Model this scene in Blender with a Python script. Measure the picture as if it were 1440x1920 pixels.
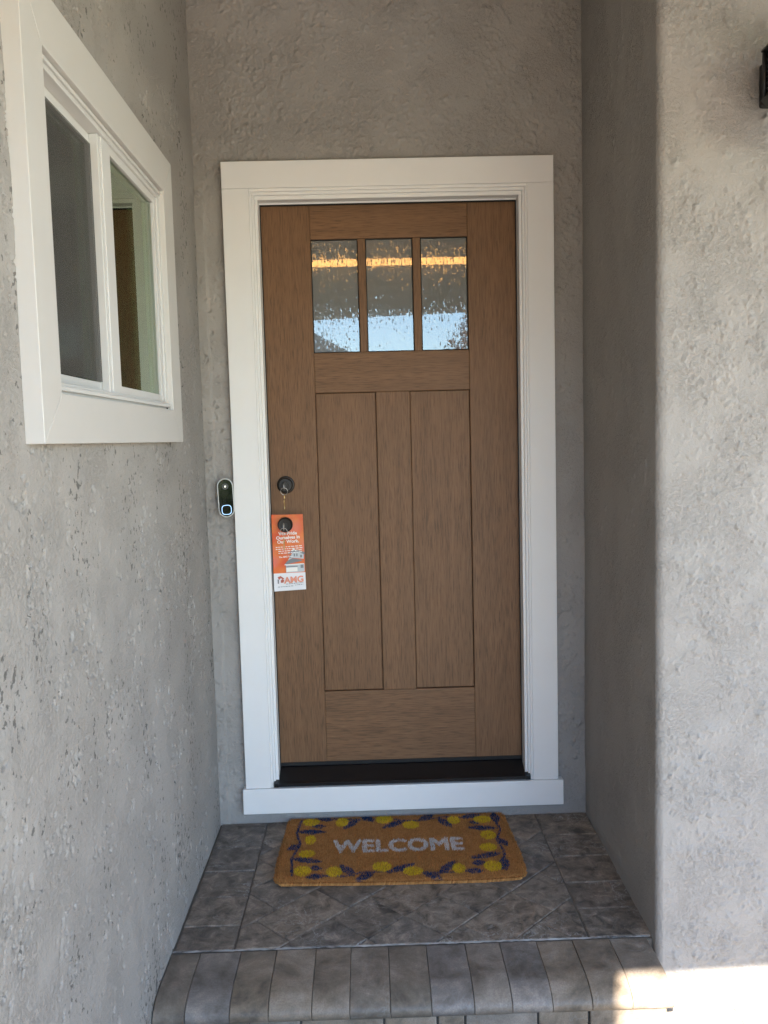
import bpy, bmesh, math, random
import numpy as np
from mathutils import Matrix, Vector
random.seed(7)
R = math.radians
scene = bpy.context.scene
for o in list(bpy.data.objects): bpy.data.objects.remove(o)
C = scene.collection

# ------------------------------------------------------------------ camera
CAM = (-0.0878, -2.9735, 1.3439); PITCH, YAW, ROLL, FPX = -0.0863, -0.0153, 0.0258, 1585.18
def rotm(p, y, r):
    Rz = np.array([[math.cos(y), -math.sin(y), 0], [math.sin(y), math.cos(y), 0], [0, 0, 1]])
    Rx = np.array([[1, 0, 0], [0, math.cos(p), -math.sin(p)], [0, math.sin(p), math.cos(p)]])
    Ry = np.array([[math.cos(r), 0, math.sin(r)], [0, 1, 0], [-math.sin(r), 0, math.cos(r)]])
    return Rz @ Rx @ Ry
RM = rotm(PITCH, YAW, ROLL)
cd = bpy.data.cameras.new('camera'); cam = bpy.data.objects.new('camera', cd); C.objects.link(cam)
cam.matrix_world = Matrix([[RM[0, 0], RM[0, 2], -RM[0, 1], CAM[0]], [RM[1, 0], RM[1, 2], -RM[1, 1], CAM[1]],
                           [RM[2, 0], RM[2, 2], -RM[2, 1], CAM[2]], [0, 0, 0, 1]])
cd.sensor_fit = 'VERTICAL'; cd.sensor_height = 24.0; cd.lens = FPX / 1920 * 24.0
cd.clip_start = 0.05; cd.clip_end = 2000
scene.camera = cam

# ------------------------------------------------------------------ sky, sun, exposure
SUN = Vector((0.425, 1.25, -1.0)).normalized()          # direction the light travels
elev = math.asin(-SUN.z); azim = math.atan2(-SUN.x, -SUN.y)
w = bpy.data.worlds.new('World'); scene.world = w; w.use_nodes = True
nt = w.node_tree; nt.nodes.clear()
sky = nt.nodes.new('ShaderNodeTexSky'); sky.sky_type = 'NISHITA'; sky.sun_disc = False
sky.sun_elevation = elev; sky.sun_rotation = azim; sky.air_density = 0.9; sky.dust_density = 0.0; sky.ozone_density = 2.0
bg = nt.nodes.new('ShaderNodeBackground'); bg.inputs[1].default_value = 0.15
wo = nt.nodes.new('ShaderNodeOutputWorld')
nt.links.new(sky.outputs[0], bg.inputs[0]); nt.links.new(bg.outputs[0], wo.inputs[0])
sl = bpy.data.lights.new('sun', 'SUN'); sl.energy = 4.8; sl.angle = R(0.53); sl.color = (1.0, 0.94, 0.86)
so = bpy.data.objects.new('sun', sl); C.objects.link(so); so.location = (-8, -20, 14)
so.rotation_euler = SUN.to_track_quat('-Z', 'Y').to_euler()
vs = scene.view_settings
scene.display_settings.display_device = 'sRGB'
vs.view_transform = 'Standard'; vs.look = 'None'; vs.gamma = 1.0; vs.use_curve_mapping = False
vs.exposure = 3.05
vs.use_white_balance = True; vs.white_balance_temperature = 7150; vs.white_balance_tint = 11
scene.cycles.max_bounces = 10; scene.cycles.diffuse_bounces = 6; scene.cycles.glossy_bounces = 5
scene.cycles.transparent_max_bounces = 12; scene.cycles.caustics_reflective = False; scene.cycles.caustics_refractive = False
scene.cycles.sample_clamp_indirect = 6.0
scene.cycles.use_denoising = True; scene.cycles.denoising_prefilter = 'NONE'; scene.cycles.use_guiding = True; scene.cycles.use_surface_guiding = True; scene.cycles.guiding_training_samples = 64

# ------------------------------------------------------------------ node helpers
class NT:
    def __init__(self, name):
        self.m = bpy.data.materials.new(name); self.m.use_nodes = True
        self.t = self.m.node_tree; self.t.nodes.clear()
        self.out = self.n('ShaderNodeOutputMaterial')
    def n(self, typ, **kw):
        nd = self.t.nodes.new(typ)
        for k, v in kw.items():
            if isinstance(k, str) and hasattr(nd, k): setattr(nd, k, v)
        return nd
    def l(self, a, b): self.t.links.new(a, b)
    def coord(self, kind='Object', scale=(1, 1, 1), rot=(0, 0, 0), loc=None):
        tc = self.n('ShaderNodeTexCoord'); mp = self.n('ShaderNodeMapping')
        mp.inputs['Scale'].default_value = scale; mp.inputs['Rotation'].default_value = rot
        self.l(tc.outputs[kind], mp.inputs[0])
        if loc is not None: self.l(loc, mp.inputs['Location'])
        return mp.outputs[0]
    def noise(self, vec, scale=5, detail=4, rough=.55, dist=0.0):
        nd = self.n('ShaderNodeTexNoise'); nd.inputs['Scale'].default_value = scale
        nd.inputs['Detail'].default_value = detail; nd.inputs['Roughness'].default_value = rough
        nd.inputs['Distortion'].default_value = dist
        self.l(vec, nd.inputs['Vector']); return nd.outputs['Fac']
    def ramp(self, fac, stops):
        nd = self.n('ShaderNodeValToRGB'); e = nd.color_ramp.elements
        while len(e) < len(stops): e.new(.5)
        for i, (p, c) in enumerate(stops):
            e[i].position = p; e[i].color = (c, c, c, 1) if isinstance(c, (int, float)) else (*c, 1)
        self.l(fac, nd.inputs[0]); return nd.outputs[0]
    def mix(self, fac, a, b, mode='MIX'):
        nd = self.n('ShaderNodeMix'); nd.data_type = 'RGBA'; nd.blend_type = mode
        for s, v in ((nd.inputs[0], fac), (nd.inputs[6], a), (nd.inputs[7], b)):
            if isinstance(v, bpy.types.NodeSocket): self.l(v, s)
            elif isinstance(v, (int, float)): s.default_value = v
            else: s.default_value = (*v, 1)
        return nd.outputs[2]
    def math(self, op, a, b=0.0):
        nd = self.n('ShaderNodeMath'); nd.operation = op
        for s, v in ((nd.inputs[0], a), (nd.inputs[1], b)):
            if isinstance(v, bpy.types.NodeSocket): self.l(v, s)
            else: s.default_value = v
        return nd.outputs[0]
    def bump(self, h, strength=.3, dist=.002, normal=None):
        nd = self.n('ShaderNodeBump'); nd.inputs['Strength'].default_value = strength
        nd.inputs['Distance'].default_value = dist; self.l(h, nd.inputs['Height'])
        if normal is not None: self.l(normal, nd.inputs['Normal'])
        return nd.outputs[0]
    def bsdf(self, color, rough=.6, metal=0.0, normal=None, spec=.5, **kw):
        b = self.n('ShaderNodeBsdfPrincipled')
        for s, v in ((b.inputs['Base Color'], color), (b.inputs['Roughness'], rough), (b.inputs['Metallic'], metal)):
            if isinstance(v, bpy.types.NodeSocket): self.l(v, s)
            elif isinstance(v, (int, float)): s.default_value = v
            else: s.default_value = (*v, 1)
        b.inputs['Specular IOR Level'].default_value = spec
        if normal is not None: self.l(normal, b.inputs['Normal'])
        for k, v in kw.items(): b.inputs[k.replace('_', ' ')].default_value = v
        self.l(b.outputs[0], self.out.inputs[0]); return b

M = {}
def plain(name, color, rough=.5, metal=0.0, spec=.5, var=.12, bump=.0, bscale=120):
    t = NT(name); v = t.coord()
    n = t.noise(v, 9, 5); c = t.mix(n, tuple(x * (1 - var) for x in color), tuple(min(1, x * (1 + var)) for x in color))
    nm = t.bump(t.noise(v, bscale, 3), bump, .001) if bump else None
    t.bsdf(c, rough, metal, nm, spec); M[name] = t.m; return t.m

def mat_stucco(name, col, mott=.03, pit_shade=0.0):
    t = NT(name); v = t.coord()
    a = t.noise(v, 2.2, 5, .6); b = t.noise(v, 26, 5, .65)
    c = t.mix(t.ramp(a, [(.3, 0.0), (.7, 1.0)]), tuple(x * (1 - mott) for x in col), tuple(x * (1 + mott) for x in (col[0], col[1] * .985, col[2] * .965)))
    c = t.mix(t.ramp(b, [(.35, .0), (.75, .06)]), c, tuple(x * .72 for x in col))
    # run-off dust, a little lighter in vertical soft streaks
    s = t.noise(t.coord(scale=(9, 9, .8)), 1.0, 4, .6)
    c = t.mix(t.ramp(s, [(.55, 0.0), (.8, .04)]), c, tuple(min(1, x * 1.25) for x in col))
    if pit_shade:   # dark ticks painted into the colour as shade inside narrow trowel pits
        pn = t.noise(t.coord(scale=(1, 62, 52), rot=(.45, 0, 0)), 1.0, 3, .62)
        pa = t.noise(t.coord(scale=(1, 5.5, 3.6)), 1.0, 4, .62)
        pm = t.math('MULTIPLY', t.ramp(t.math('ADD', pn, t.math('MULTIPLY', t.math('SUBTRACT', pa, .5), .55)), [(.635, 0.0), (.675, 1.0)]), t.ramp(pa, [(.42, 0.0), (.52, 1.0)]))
        c = t.mix(t.math('MULTIPLY', pm, pit_shade), c, (.105, .100, .095))
    n1 = t.noise(v, 150, 4, .7); n2 = t.noise(v, 420, 2, .6)
    fl_ = t.ramp(t.noise(v, 85, 7, .72, .0), [(.46, 0.0), (.56, 1.0)])
    fl_ = t.math('MULTIPLY', fl_, t.ramp(t.noise(v, 5.5, 4, .6), [(.40, .10), (.58, 1.0)]))
    nm = t.bump(fl_, .75, .0016); nm = t.bump(n1, .7, .0030, nm); nm = t.bump(n2, .6, .0009, nm)
    t.bsdf(c, .92, 0, nm, .2); M[name] = t.m
mat_stucco('stucco', (.354, .334, .315))
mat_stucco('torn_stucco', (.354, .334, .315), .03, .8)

def mat_white(name, col, dirt=.25):
    t = NT(name); v = t.coord()
    a = t.noise(v, 5, 5, .6); d = t.noise(v, 38, 4, .7)
    c = t.mix(t.ramp(a, [(.3, 0.0), (.75, .5)]), col, tuple(x * .93 for x in col))
    c = t.mix(t.ramp(d, [(.68, 0.0), (.78, dirt)]), c, (.42, .40, .37))
    nm = t.bump(t.noise(v, 70, 3, .6), .012, .0006)
    t.bsdf(c, .42, 0, nm, .4); M[name] = t.m
mat_white('white_paint', (.78, .77, .758), .16)
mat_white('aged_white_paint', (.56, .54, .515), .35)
mat_white('white_vinyl', (.60, .59, .575), .5)

def mat_wood(name, vertical, col=(.178, .091, .045)):
    t = NT(name)
    sc = (300, 300, 17) if vertical else (17, 300, 300)
    sc2 = (40, 40, 2.2) if vertical else (2.2, 40, 40)
    oi = t.n('ShaderNodeObjectInfo')
    cb = t.n('ShaderNodeCombineXYZ')
    r10 = t.math('MULTIPLY', oi.outputs['Random'], 17.0)
    for i in range(3): t.l(r10, cb.inputs[i])
    v1 = t.coord(scale=sc, loc=cb.outputs[0]); v2 = t.coord(scale=sc2, loc=cb.outputs[0]); v0 = t.coord(scale=(2.2, 2.2, 1.2))
    fine = t.noise(v1, 1.0, 3, .6); band = t.noise(v2, 1.0, 4, .55, .3); big = t.noise(v0, 1.5, 3, .5)
    d = tuple(x * .50 for x in col); l = tuple(x * 1.42 for x in col)
    c = t.mix(t.ramp(band, [(.25, 0.0), (.75, 1.0)]), tuple(x * .80 for x in col), tuple(x * 1.16 for x in col))
    c = t.mix(t.ramp(fine, [(.36, .8), (.50, 0.0)]), c, d)
    c = t.mix(t.ramp(fine, [(.56, 0.0), (.72, .55)]), c, l)
    c = t.mix(t.ramp(big, [(.35, 0.0), (.7, .35)]), c, (col[0] * 1.18, col[1] * 1.22, col[2] * 1.3))
    nm = t.bump(fine, .32, .0012)
    t.bsdf(c, .5, 0, nm, .28); M[name] = t.m
mat_wood('wood_vertical', True); mat_wood('wood_horizontal', False)

def mat_glass(name, base, tint, rough=0.0, streak=0.0, gcol=(1, 1, 1)):
    """architectural pane: Fresnel-weighted mirror over see-through glass"""
    t = NT(name)
    fr = t.n('ShaderNodeFresnel'); fr.inputs[0].default_value = 1.5
    fac = t.math('MINIMUM', t.math('ADD', t.math('MULTIPLY', fr.outputs[0], 1.2), base), .95)
    gl = t.n('ShaderNodeBsdfGlossy'); gl.inputs['Roughness'].default_value = rough; gl.inputs[0].default_value = (*gcol, 1)
    tr = t.n('ShaderNodeBsdfTransparent'); tr.inputs[0].default_value = (*tint, 1)
    if streak:
        # rain pattern: narrow upright ripples whose faces lean slightly up or down
        drops = t.ramp(t.noise(t.coord(scale=(215, 1, 48)), 1.0, 1, .5), [(.52, 0.0), (.62, 1.0)])
        lean = t.math('SUBTRACT', t.noise(t.coord(scale=(150, 1, 85), rot=(0, 0, .4)), 1.0, 2, .6), .5)
        side = t.math('SUBTRACT', t.noise(t.coord(scale=(190, 1, 40)), 1.0, 1, .5), .5)
        cbn = t.n('ShaderNodeCombineXYZ')
        t.l(t.math('MULTIPLY', t.math('MULTIPLY', side, drops), streak * .05), cbn.inputs[0]); t.l(t.math('MULTIPLY', t.math('MULTIPLY', lean, drops), streak * .16), cbn.inputs[2])
        geo = t.n('ShaderNodeNewGeometry'); va_ = t.n('ShaderNodeVectorMath'); va_.operation = 'ADD'; t.l(geo.outputs['Normal'], va_.inputs[0]); t.l(cbn.outputs[0], va_.inputs[1])
        vn_ = t.n('ShaderNodeVectorMath'); vn_.operation = 'NORMALIZE'; t.l(va_.outputs[0], vn_.inputs[0]); nm = vn_.outputs[0]
        t.l(nm, gl.inputs['Normal'])
    mx = t.n('ShaderNodeMixShader'); t.l(fac, mx.inputs[0]); t.l(tr.outputs[0], mx.inputs[1]); t.l(gl.outputs[0], mx.inputs[2])
    if streak:
        df_ = t.n('ShaderNodeBsdfDiffuse'); df_.inputs[0].default_value = (.50, .50, .48, 1)
        m2 = t.n('ShaderNodeMixShader'); m2.inputs[0].default_value = .32
        t.l(tr.outputs[0], m2.inputs[1]); t.l(df_.outputs[0], m2.inputs[2]); t.l(m2.outputs[0], mx.inputs[1])
    t.l(mx.outputs[0], t.out.inputs[0]); M[name] = t.m
mat_glass('rain_glass', .022, (.35, .36, .34), .0, 1.0, (.82, .93, 1.0))
mat_glass('window_glass', .02, (.72, .80, .70), .0, 0.0, (.86, .95, .82))
plain('black_metal', (.012, .0115, .011), .42, .0, .5)
plain('bronze', (.018, .015, .013), .38, .3, .5)
plain('steel', (.55, .53, .50), .28, 1.0)
plain('brass', (.62, .45, .20), .3, 1.0)
plain('rubber', (.008, .008, .008), .8)
plain('threshold_metal', (.006, .0065, .008), .30, .0, .6)
plain('screen_mesh', (.030, .030, .029), .8)
def mat_screen():
    t = NT('screen_cloth'); d = t.n('ShaderNodeBsdfDiffuse'); d.inputs[0].default_value = (.11, .105, .098, 1)
    tr = t.n('ShaderNodeBsdfTransparent'); mx = t.n('ShaderNodeMixShader'); mx.inputs[0].default_value = .45
    t.l(tr.outputs[0], mx.inputs[1]); t.l(d.outputs[0], mx.inputs[2]); t.l(mx.outputs[0], t.out.inputs[0]); M['screen_cloth'] = t.m
mat_screen()
plain('interior', (.20, .23, .16), .9)
plain('sage_cloth', (.40, .46, .32), .9)
plain('hall_interior', (.30, .28, .25), .9)
plain('roof_shingle', (.10, .105, .11), .9, var=.3, bump=.4, bscale=40)
plain('ceiling_paint', (.37, .37, .375), .85)
plain('fascia_paint', (.62, .61, .59), .6)
plain('house_paint', (.45, .42, .36), .9)
plain('bark', (.09, .07, .055), .9, bump=.5, bscale=60)
plain('sand_joint', (.13, .12, .105), .95, var=.45, bump=.6, bscale=300)
plain('lens_black', (.004, .004, .005), .05, 0, .6, 0)
plain('bell_body', (.55, .56, .54), .45)
plain('card_white', (.78, .78, .80), .5, var=.02)
plain('print_white', (.85, .82, .78), .5, var=.02)
plain('print_grey', (.20, .21, .22), .5, var=.1)
plain('print_pale', (.50, .53, .55), .5, var=.1)
plain('print_coral', (.78, .30, .20), .5, var=.05)
plain('print_red', (.50, .13, .09), .5, var=.05)
plain('lamp_glass', (.030, .031, .032), .12, 0, .6)

def mat_emit(name, col, s):
    t = NT(name); e = t.n('ShaderNodeEmission'); e.inputs[0].default_value = (*col, 1); e.inputs[1].default_value = s
    t.l(e.outputs[0], t.out.inputs[0]); M[name] = t.m; t.m.cycles.emission_sampling = 'NONE'
mat_emit('led_ring', (.35, .62, 1.0), .30)
mat_emit('added_lamp_glow', (1.0, .44, .12), 2.8)

def mat_card():
    t = NT('card_orange'); v = t.coord()
    n = t.noise(v, 14, 2, .5)
    c = t.mix(t.ramp(n, [(.35, 0.0), (.6, 1.0)]), (.68, .085, .022), (.74, .19, .04))
    p = t.noise(t.coord(scale=(1, 1, 1.4)), 11, 1, .4, .4)
    c = t.mix(t.ramp(p, [(.52, 0.0), (.68, .75)]), c, (.70, .16, .14))
    t.bsdf(c, .35, 0, None, .5); M['card_orange'] = t.m
mat_card()

def mat_paver(name, cols, vein=.5, scale=1.0, rough=.62, dist=.6, con=1.0):
    t = NT(name); oi = t.n('ShaderNodeObjectInfo')
    cb = t.n('ShaderNodeCombineXYZ'); rr = t.math('MULTIPLY', oi.outputs['Random'], 43.0)
    for i in range(3): t.l(rr, cb.inputs[i])
    v = t.coord(scale=(1, 1, 1), loc=cb.outputs[0])
    big = t.noise(v, 7 * scale, 4, .6, .8); med = t.noise(v, 22 * scale, 6, .68, dist); fin = t.noise(v, 260, 3, .7)
    k = len(cols)
    pick = t.ramp(oi.outputs['Random'], [(i / k, cols[i]) for i in range(k)])
    t.t.nodes[-1].color_ramp.interpolation = 'CONSTANT'
    c = t.mix(t.ramp(big, [(.36, 0.0), (.64, .6)]), pick, cols[(k // 2)])
    c = t.mix(t.ramp(med, [(.34, .95 * con), (.52, 0.0)]), c, tuple(x * .38 for x in cols[0]))
    c = t.mix(t.ramp(med, [(.53, 0.0), (.70, .75 * con)]), c, tuple(x * 1.9 for x in cols[2]))
    ve = t.noise(v, 9 * scale, 5, .62, 2.2)
    ridge = t.math('ABSOLUTE', t.math('SUBTRACT', ve, .5))
    msk = t.ramp(t.noise(v, 6, 3), [(.50, 0.0), (.64, 1.0)])
    vf = t.math('MULTIPLY', t.ramp(ridge, [(.0, vein), (.022, 0.0)]), msk)
    c = t.mix(vf, c, (.42, .42, .41))
    c = t.mix(t.ramp(fin, [(.35, .35), (.6, 0.0)]), c, tuple(x * .5 for x in cols[0]))
    nm = t.bump(med, .30, .004); nm = t.bump(fin, .35, .0008, nm)
    rg = t.ramp(med, [(.3, rough - .12), (.7, rough + .15)])
    t.bsdf(c, rg, 0, nm, .4); M[name] = t.m
mat_paver('slate_paver', [(.165, .138, .116), (.215, .17, .135), (.23, .19, .155), (.17, .15, .136), (.255, .197, .15)], .8)
mat_paver('coping_paver', [(.20, .165, .132), (.245, .19, .14), (.225, .19, .16), (.195, .175, .165), (.265, .205, .15)], .15, .42, .50, .3, .9)
mat_paver('patio_paver', [(.27, .245, .21), (.32, .285, .24), (.29, .27, .245)], .1, .6, .8)

def mat_mortar():
    t = NT('pale_mortar'); n = t.noise(t.coord(scale=(1, 1, 1)), 11, 4, .7)
    c = t.ramp(n, [(.36, (.10, .098, .095)), (.5, (.36, .36, .355)), (.7, (.50, .50, .49))])
    t.bsdf(c, .95, 0, t.bump(t.noise(t.coord(), 300, 3), .5, .001), .2); M['pale_mortar'] = t.m
mat_mortar()

def mat_ground(name, a, b, sc):
    t = NT(name); v = t.coord()
    n = t.noise(v, sc, 6, .65); c = t.mix(n, a, b)
    t.bsdf(c, .95, 0, t.bump(t.noise(v, sc * 20, 4), .5, .01), .2); M[name] = t.m
mat_ground('concrete', (.34, .32, .29), (.46, .44, .40), 1.5)
mat_ground('lawn', (.045, .075, .022), (.09, .13, .04), 3.0)
mat_ground('asphalt', (.045, .045, .046), (.06, .06, .06), 4.0)

def mat_leaf(name, a, b):
    t = NT(name); oi = t.n('ShaderNodeNewGeometry')
    c = t.mix(oi.outputs['Random Per Island'], a, b)
    t.bsdf(c, .6, 0, None, .3); M[name] = t.m
mat_leaf('leaf_green', (.035, .075, .018), (.12, .19, .04))
mat_leaf('leaf_red', (.22, .06, .05), (.42, .20, .15))
def mat_fibre(name, a, b):
    t = NT(name); g = t.n('ShaderNodeNewGeometry')
    n = t.noise(t.coord(), 30, 3)
    c = t.mix(g.outputs['Random Per Island'], a, b); c = t.mix(t.ramp(n, [(.35, .0), (.7, .35)]), c, tuple(x * .7 for x in a))
    t.bsdf(c, .85, 0, None, .2); M[name] = t.m
mat_fibre('coir_tan', (.32, .135, .042), (.56, .265, .088))
mat_fibre('coir_yellow', (.55, .36, .02), (.80, .55, .04))
mat_fibre('coir_blue', (.014, .032, .080), (.03, .06, .14))
mat_fibre('coir_white', (.52, .48, .44), (.74, .70, .66))

# ------------------------------------------------------------------ mesh helpers
def tag(o, label=None, cat=None, group=None, kind=None):
    if label: o['label'] = label
    if cat: o['category'] = cat
    if group: o['group'] = group
    if kind: o['kind'] = kind
    return o
def thing(name, label, cat, loc=(0, 0, 0), group=None, rot=None):
    o = bpy.data.objects.new(name, None); C.objects.link(o); o.location = loc
    if rot: o.rotation_euler = rot
    o.empty_display_size = .05
    return tag(o, label, cat, group)
def origin(p):
    v = Vector((0, 0, 0))
    while p is not None: v += p.location; p = p.parent
    return v
def link(name, me, mats, parent=None, smooth=False):
    """me holds world coordinates; moved into the parent's space"""
    if parent is not None:
        me.transform(Matrix.Translation(-origin(parent)))
    for m in (mats if isinstance(mats, (list, tuple)) else [mats]): me.materials.append(M[m])
    if smooth: me.polygons.foreach_set('use_smooth', [True] * len(me.polygons))
    o = bpy.data.objects.new(name, me); C.objects.link(o)
    if parent is not None: o.parent = parent
    return o
def from_bm(name, bm, mats, parent=None, smooth=False):
    bmesh.ops.recalc_face_normals(bm, faces=bm.faces)
    me = bpy.data.meshes.new(name); bm.to_mesh(me); bm.free()
    return link(name, me, mats, parent, smooth)
def add_box(bm, x0, x1, y0, y1, z0, z1):
    r = bmesh.ops.create_cube(bm, size=1)
    for v in r['verts']:
        v.co = Vector(((x0 + x1) / 2 + v.co.x * (x1 - x0), (y0 + y1) / 2 + v.co.y * (y1 - y0), (z0 + z1) / 2 + v.co.z * (z1 - z0)))
    return r['verts']
def box(name, x0, x1, y0, y1, z0, z1, mat, parent=None, bev=0.0, seg=2):
    bm = bmesh.new(); add_box(bm, x0, x1, y0, y1, z0, z1)
    if bev: bmesh.ops.bevel(bm, geom=bm.edges[:], offset=bev, segments=seg, affect='EDGES', profile=.5)
    return from_bm(name, bm, mat, parent)
def prism(name, pts, axis, a, b, mat, parent=None, bev=0.0):
    """2-D polygon pts extruded along axis from a to b (axis x: pts=(y,z); y: (x,z); z: (x,y))"""
    bm = bmesh.new()
    def P(p, t): return {'x': (t, p[0], p[1]), 'y': (p[0], t, p[1]), 'z': (p[0], p[1], t)}[axis]
    va = [bm.verts.new(P(p, a)) for p in pts]; vb = [bm.verts.new(P(p, b)) for p in pts]
    bm.faces.new(va); bm.faces.new(vb[::-1]); n = len(pts)
    for i in range(n): bm.faces.new((va[i], vb[i], vb[(i + 1) % n], va[(i + 1) % n]))
    bmesh.ops.recalc_face_normals(bm, faces=bm.faces)
    if bev: bmesh.ops.bevel(bm, geom=bm.edges[:], offset=bev, segments=2, affect='EDGES', profile=.5)
    return from_bm(name, bm, mat, parent)
def lathe(name, prof, centre, axis, mat, parent=None, seg=32, smooth=True):
    """prof = [(radius, distance along axis)]; axis is a unit vector"""
    ax = Vector(axis).normalized(); u = ax.orthogonal().normalized(); v = ax.cross(u); c = Vector(centre)
    bm = bmesh.new(); rings = []
    for r, d in prof:
        rings.append([bm.verts.new(c + ax * d + (u * math.cos(2 * math.pi * (i + .5) / seg) + v * math.sin(2 * math.pi * (i + .5) / seg)) * max(r, 1e-5)) for i in range(seg)])
    for a, b in zip(rings[:-1], rings[1:]):
        for i in range(seg): bm.faces.new((a[i], a[(i + 1) % seg], b[(i + 1) % seg], b[i]))
    bm.faces.new(rings[0][::-1]); bm.faces.new(rings[-1])
    o = from_bm(name, bm, mat, parent, smooth)
    if smooth: 
        try: o.data.set_sharp_from_angle(angle=R(35))
        except Exception: pass
    return o
def tube(name, pts, r, mat, parent=None, seg=8, closed=False):
    pts = [Vector(p) for p in pts]; n = len(pts); bm = bmesh.new(); rings = []
    up = None
    for i, p in enumerate(pts):
        a = pts[(i - 1) % n] if (closed or i > 0) else p; b = pts[(i + 1) % n] if (closed or i < n - 1) else p
        t = (b - a).normalized()
        u = t.orthogonal() if up is None else (up - t * up.dot(t)); u.normalize(); up = u; v = t.cross(u)
        rr = r[i] if isinstance(r, (list, tuple)) else r
        rings.append([bm.verts.new(p + (u * math.cos(2 * math.pi * k / seg) + v * math.sin(2 * math.pi * k / seg)) * rr) for k in range(seg)])
    pairs = list(zip(rings[:-1], rings[1:])) + ([(rings[-1], rings[0])] if closed else [])
    for a, b in pairs:
        for k in range(seg): bm.faces.new((a[k], a[(k + 1) % seg], b[(k + 1) % seg], b[k]))
    if not closed: bm.faces.new(rings[0][::-1]); bm.faces.new(rings[-1])
    return from_bm(name, bm, mat, parent, True)

# ------------------------------------------------------------------ numpy noise for the stucco relief
def perlin(x, y, seed=0):
    rs = np.random.RandomState(seed); perm = rs.permutation(256); ang = rs.rand(256) * 2 * np.pi
    gx, gy = np.cos(ang), np.sin(ang)
    xi = np.floor(x).astype(np.int64); yi = np.floor(y).astype(np.int64); xf = x - xi; yf = y - yi
    def g(ix, iy, dx, dy):
        h = perm[(perm[ix & 255] + iy) & 255]; return gx[h] * dx + gy[h] * dy
    u = xf * xf * xf * (xf * (xf * 6 - 15) + 10); v = yf * yf * yf * (yf * (yf * 6 - 15) + 10)
    a = g(xi, yi, xf, yf); b = g(xi + 1, yi, xf - 1, yf); c = g(xi, yi + 1, xf, yf - 1); d = g(xi + 1, yi + 1, xf - 1, yf - 1)
    return (a + u * (b - a)) * (1 - v) + (c + u * (d - c)) * v
def fbm(x, y, o=4, seed=0, gain=.5):
    s = 0; a = 1
    for i in range(o): s = s + a * perlin(x * 2 ** i + 13.7 * i, y * 2 ** i - 7.1 * i, seed + i); a *= gain
    return s
def sstep(a, b, x):
    t = np.clip((x - a) / (b - a), 0, 1); return t * t * (3 - 2 * t)
def stucco_height(u, v, seed, rough=1.0, pits=0.0, cover=0.0):
    wu = fbm(u * 30, v * 30, 3, seed + 50) * .007; wv = fbm(u * 30 + 9, v * 30, 3, seed + 60) * .007
    uu = u + wu; vv = v + wv
    mask = sstep(-.22 - cover, .22 - cover, fbm(u * 4.2, v * 3.4, 4, seed + 10, .6))
    n = fbm(uu * 13, vv * 15, 6, seed, .66)
    plate = sstep(-.03, .03, n) + .8 * sstep(.20, .26, n)
    n2 = fbm(u * 60, v * 64, 3, seed + 20, .72)
    plate2 = sstep(.03, .16, n2)
    fine = fbm(u * 120, v * 120, 2, seed + 30, .8)
    h = rough * (.0013 * plate * (.10 + .90 * mask) + .0008 * plate2 * mask + .0011 * fine * (.25 + .75 * mask))
    h = h + .004 * fbm(u * 1.6, v * 1.6, 2, seed + 40)
    if pits:
        # torn trowel marks: short gouges that lean with the sweep of the trowel
        th = 1.1 * fbm(u * .9, v * .9, 2, seed + 70) + .25
        ru = u * np.cos(th) + v * np.sin(th); rv = -u * np.sin(th) + v * np.cos(th)
        g = fbm(ru * 80 + wu * 70, rv * 38 + wv * 50, 2, seed + 80, .5)
        area = sstep(-.02, .30, fbm(ru * 5.0, rv * 2.0, 4, seed + 90, .6))
        h = h - pits * sstep(.30, .42, g + .28 * area - .12) * sstep(.02, .25, area)
    return h
def trowel_stamps(seed, u0, u1, z0, z1, n, kind, dens, amp, ang0, spread, lmin, lmax, stretch=1.0, boost=1.0):
    """torn lips (raised ragged edges) or gouges left by the trowel, scattered in clusters"""
    rs = np.random.RandomState(seed)
    def run(us, zs, H):
        H = H.copy(); k = 0
        cu, cz = rs.uniform(u0, u1, n * 4), rs.uniform(z0, z1, n * 4)
        prob = sstep(dens[0], dens[1], fbm(cu * 5.5, cz * 3.6, 4, seed + 5, .65)); keep = rs.rand(n * 4) < prob
        cu, cz = cu[keep][:n], cz[keep][:n]
        flow = fbm(cu * 1.3, cz * 1.1, 2, seed + 9)
        for c0, c1, fl in zip(cu, cz, flow):
            L = rs.uniform(lmin, lmax) * (.6 + .8 * rs.rand() ** 2); th = ang0 + fl * 1.6 + rs.normal(0, spread); kap = rs.normal(0, 14)
            A = amp * rs.uniform(.45, 1.25); W = L * .6 + .012
            i0, i1 = np.searchsorted(us, (c0 - W * stretch, c0 + W * stretch)); j0, j1 = np.searchsorted(zs, (c1 - W, c1 + W))
            if i1 - i0 < 2 or j1 - j0 < 2: continue
            du = (us[i0:i1][None, :] - c0) / stretch; dz = zs[j0:j1][:, None] - c1
            a = du * math.cos(th) + dz * math.sin(th); b = -du * math.sin(th) + dz * math.cos(th) + kap * a * a * .5 + .0016 * np.sin(a * 900 + c0 * 70)
            win = np.clip(1 - (2 * a / L) ** 2, 0, 1) ** .5
            if kind == 'lip': f = np.where(b > 0, np.exp(-b / .0075), np.exp(b / .0011))
            else: f = np.exp(-(b / .0026) ** 2) - .04 * np.exp(-((b - .0055) / .0024) ** 2)
            H[j0:j1, i0:i1] += A * win * f
        return H
    return run
def chain(*fs):
    def run(us, zs, H):
        for f in fs: H = f(us, zs, H)
        return H
    return run
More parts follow.
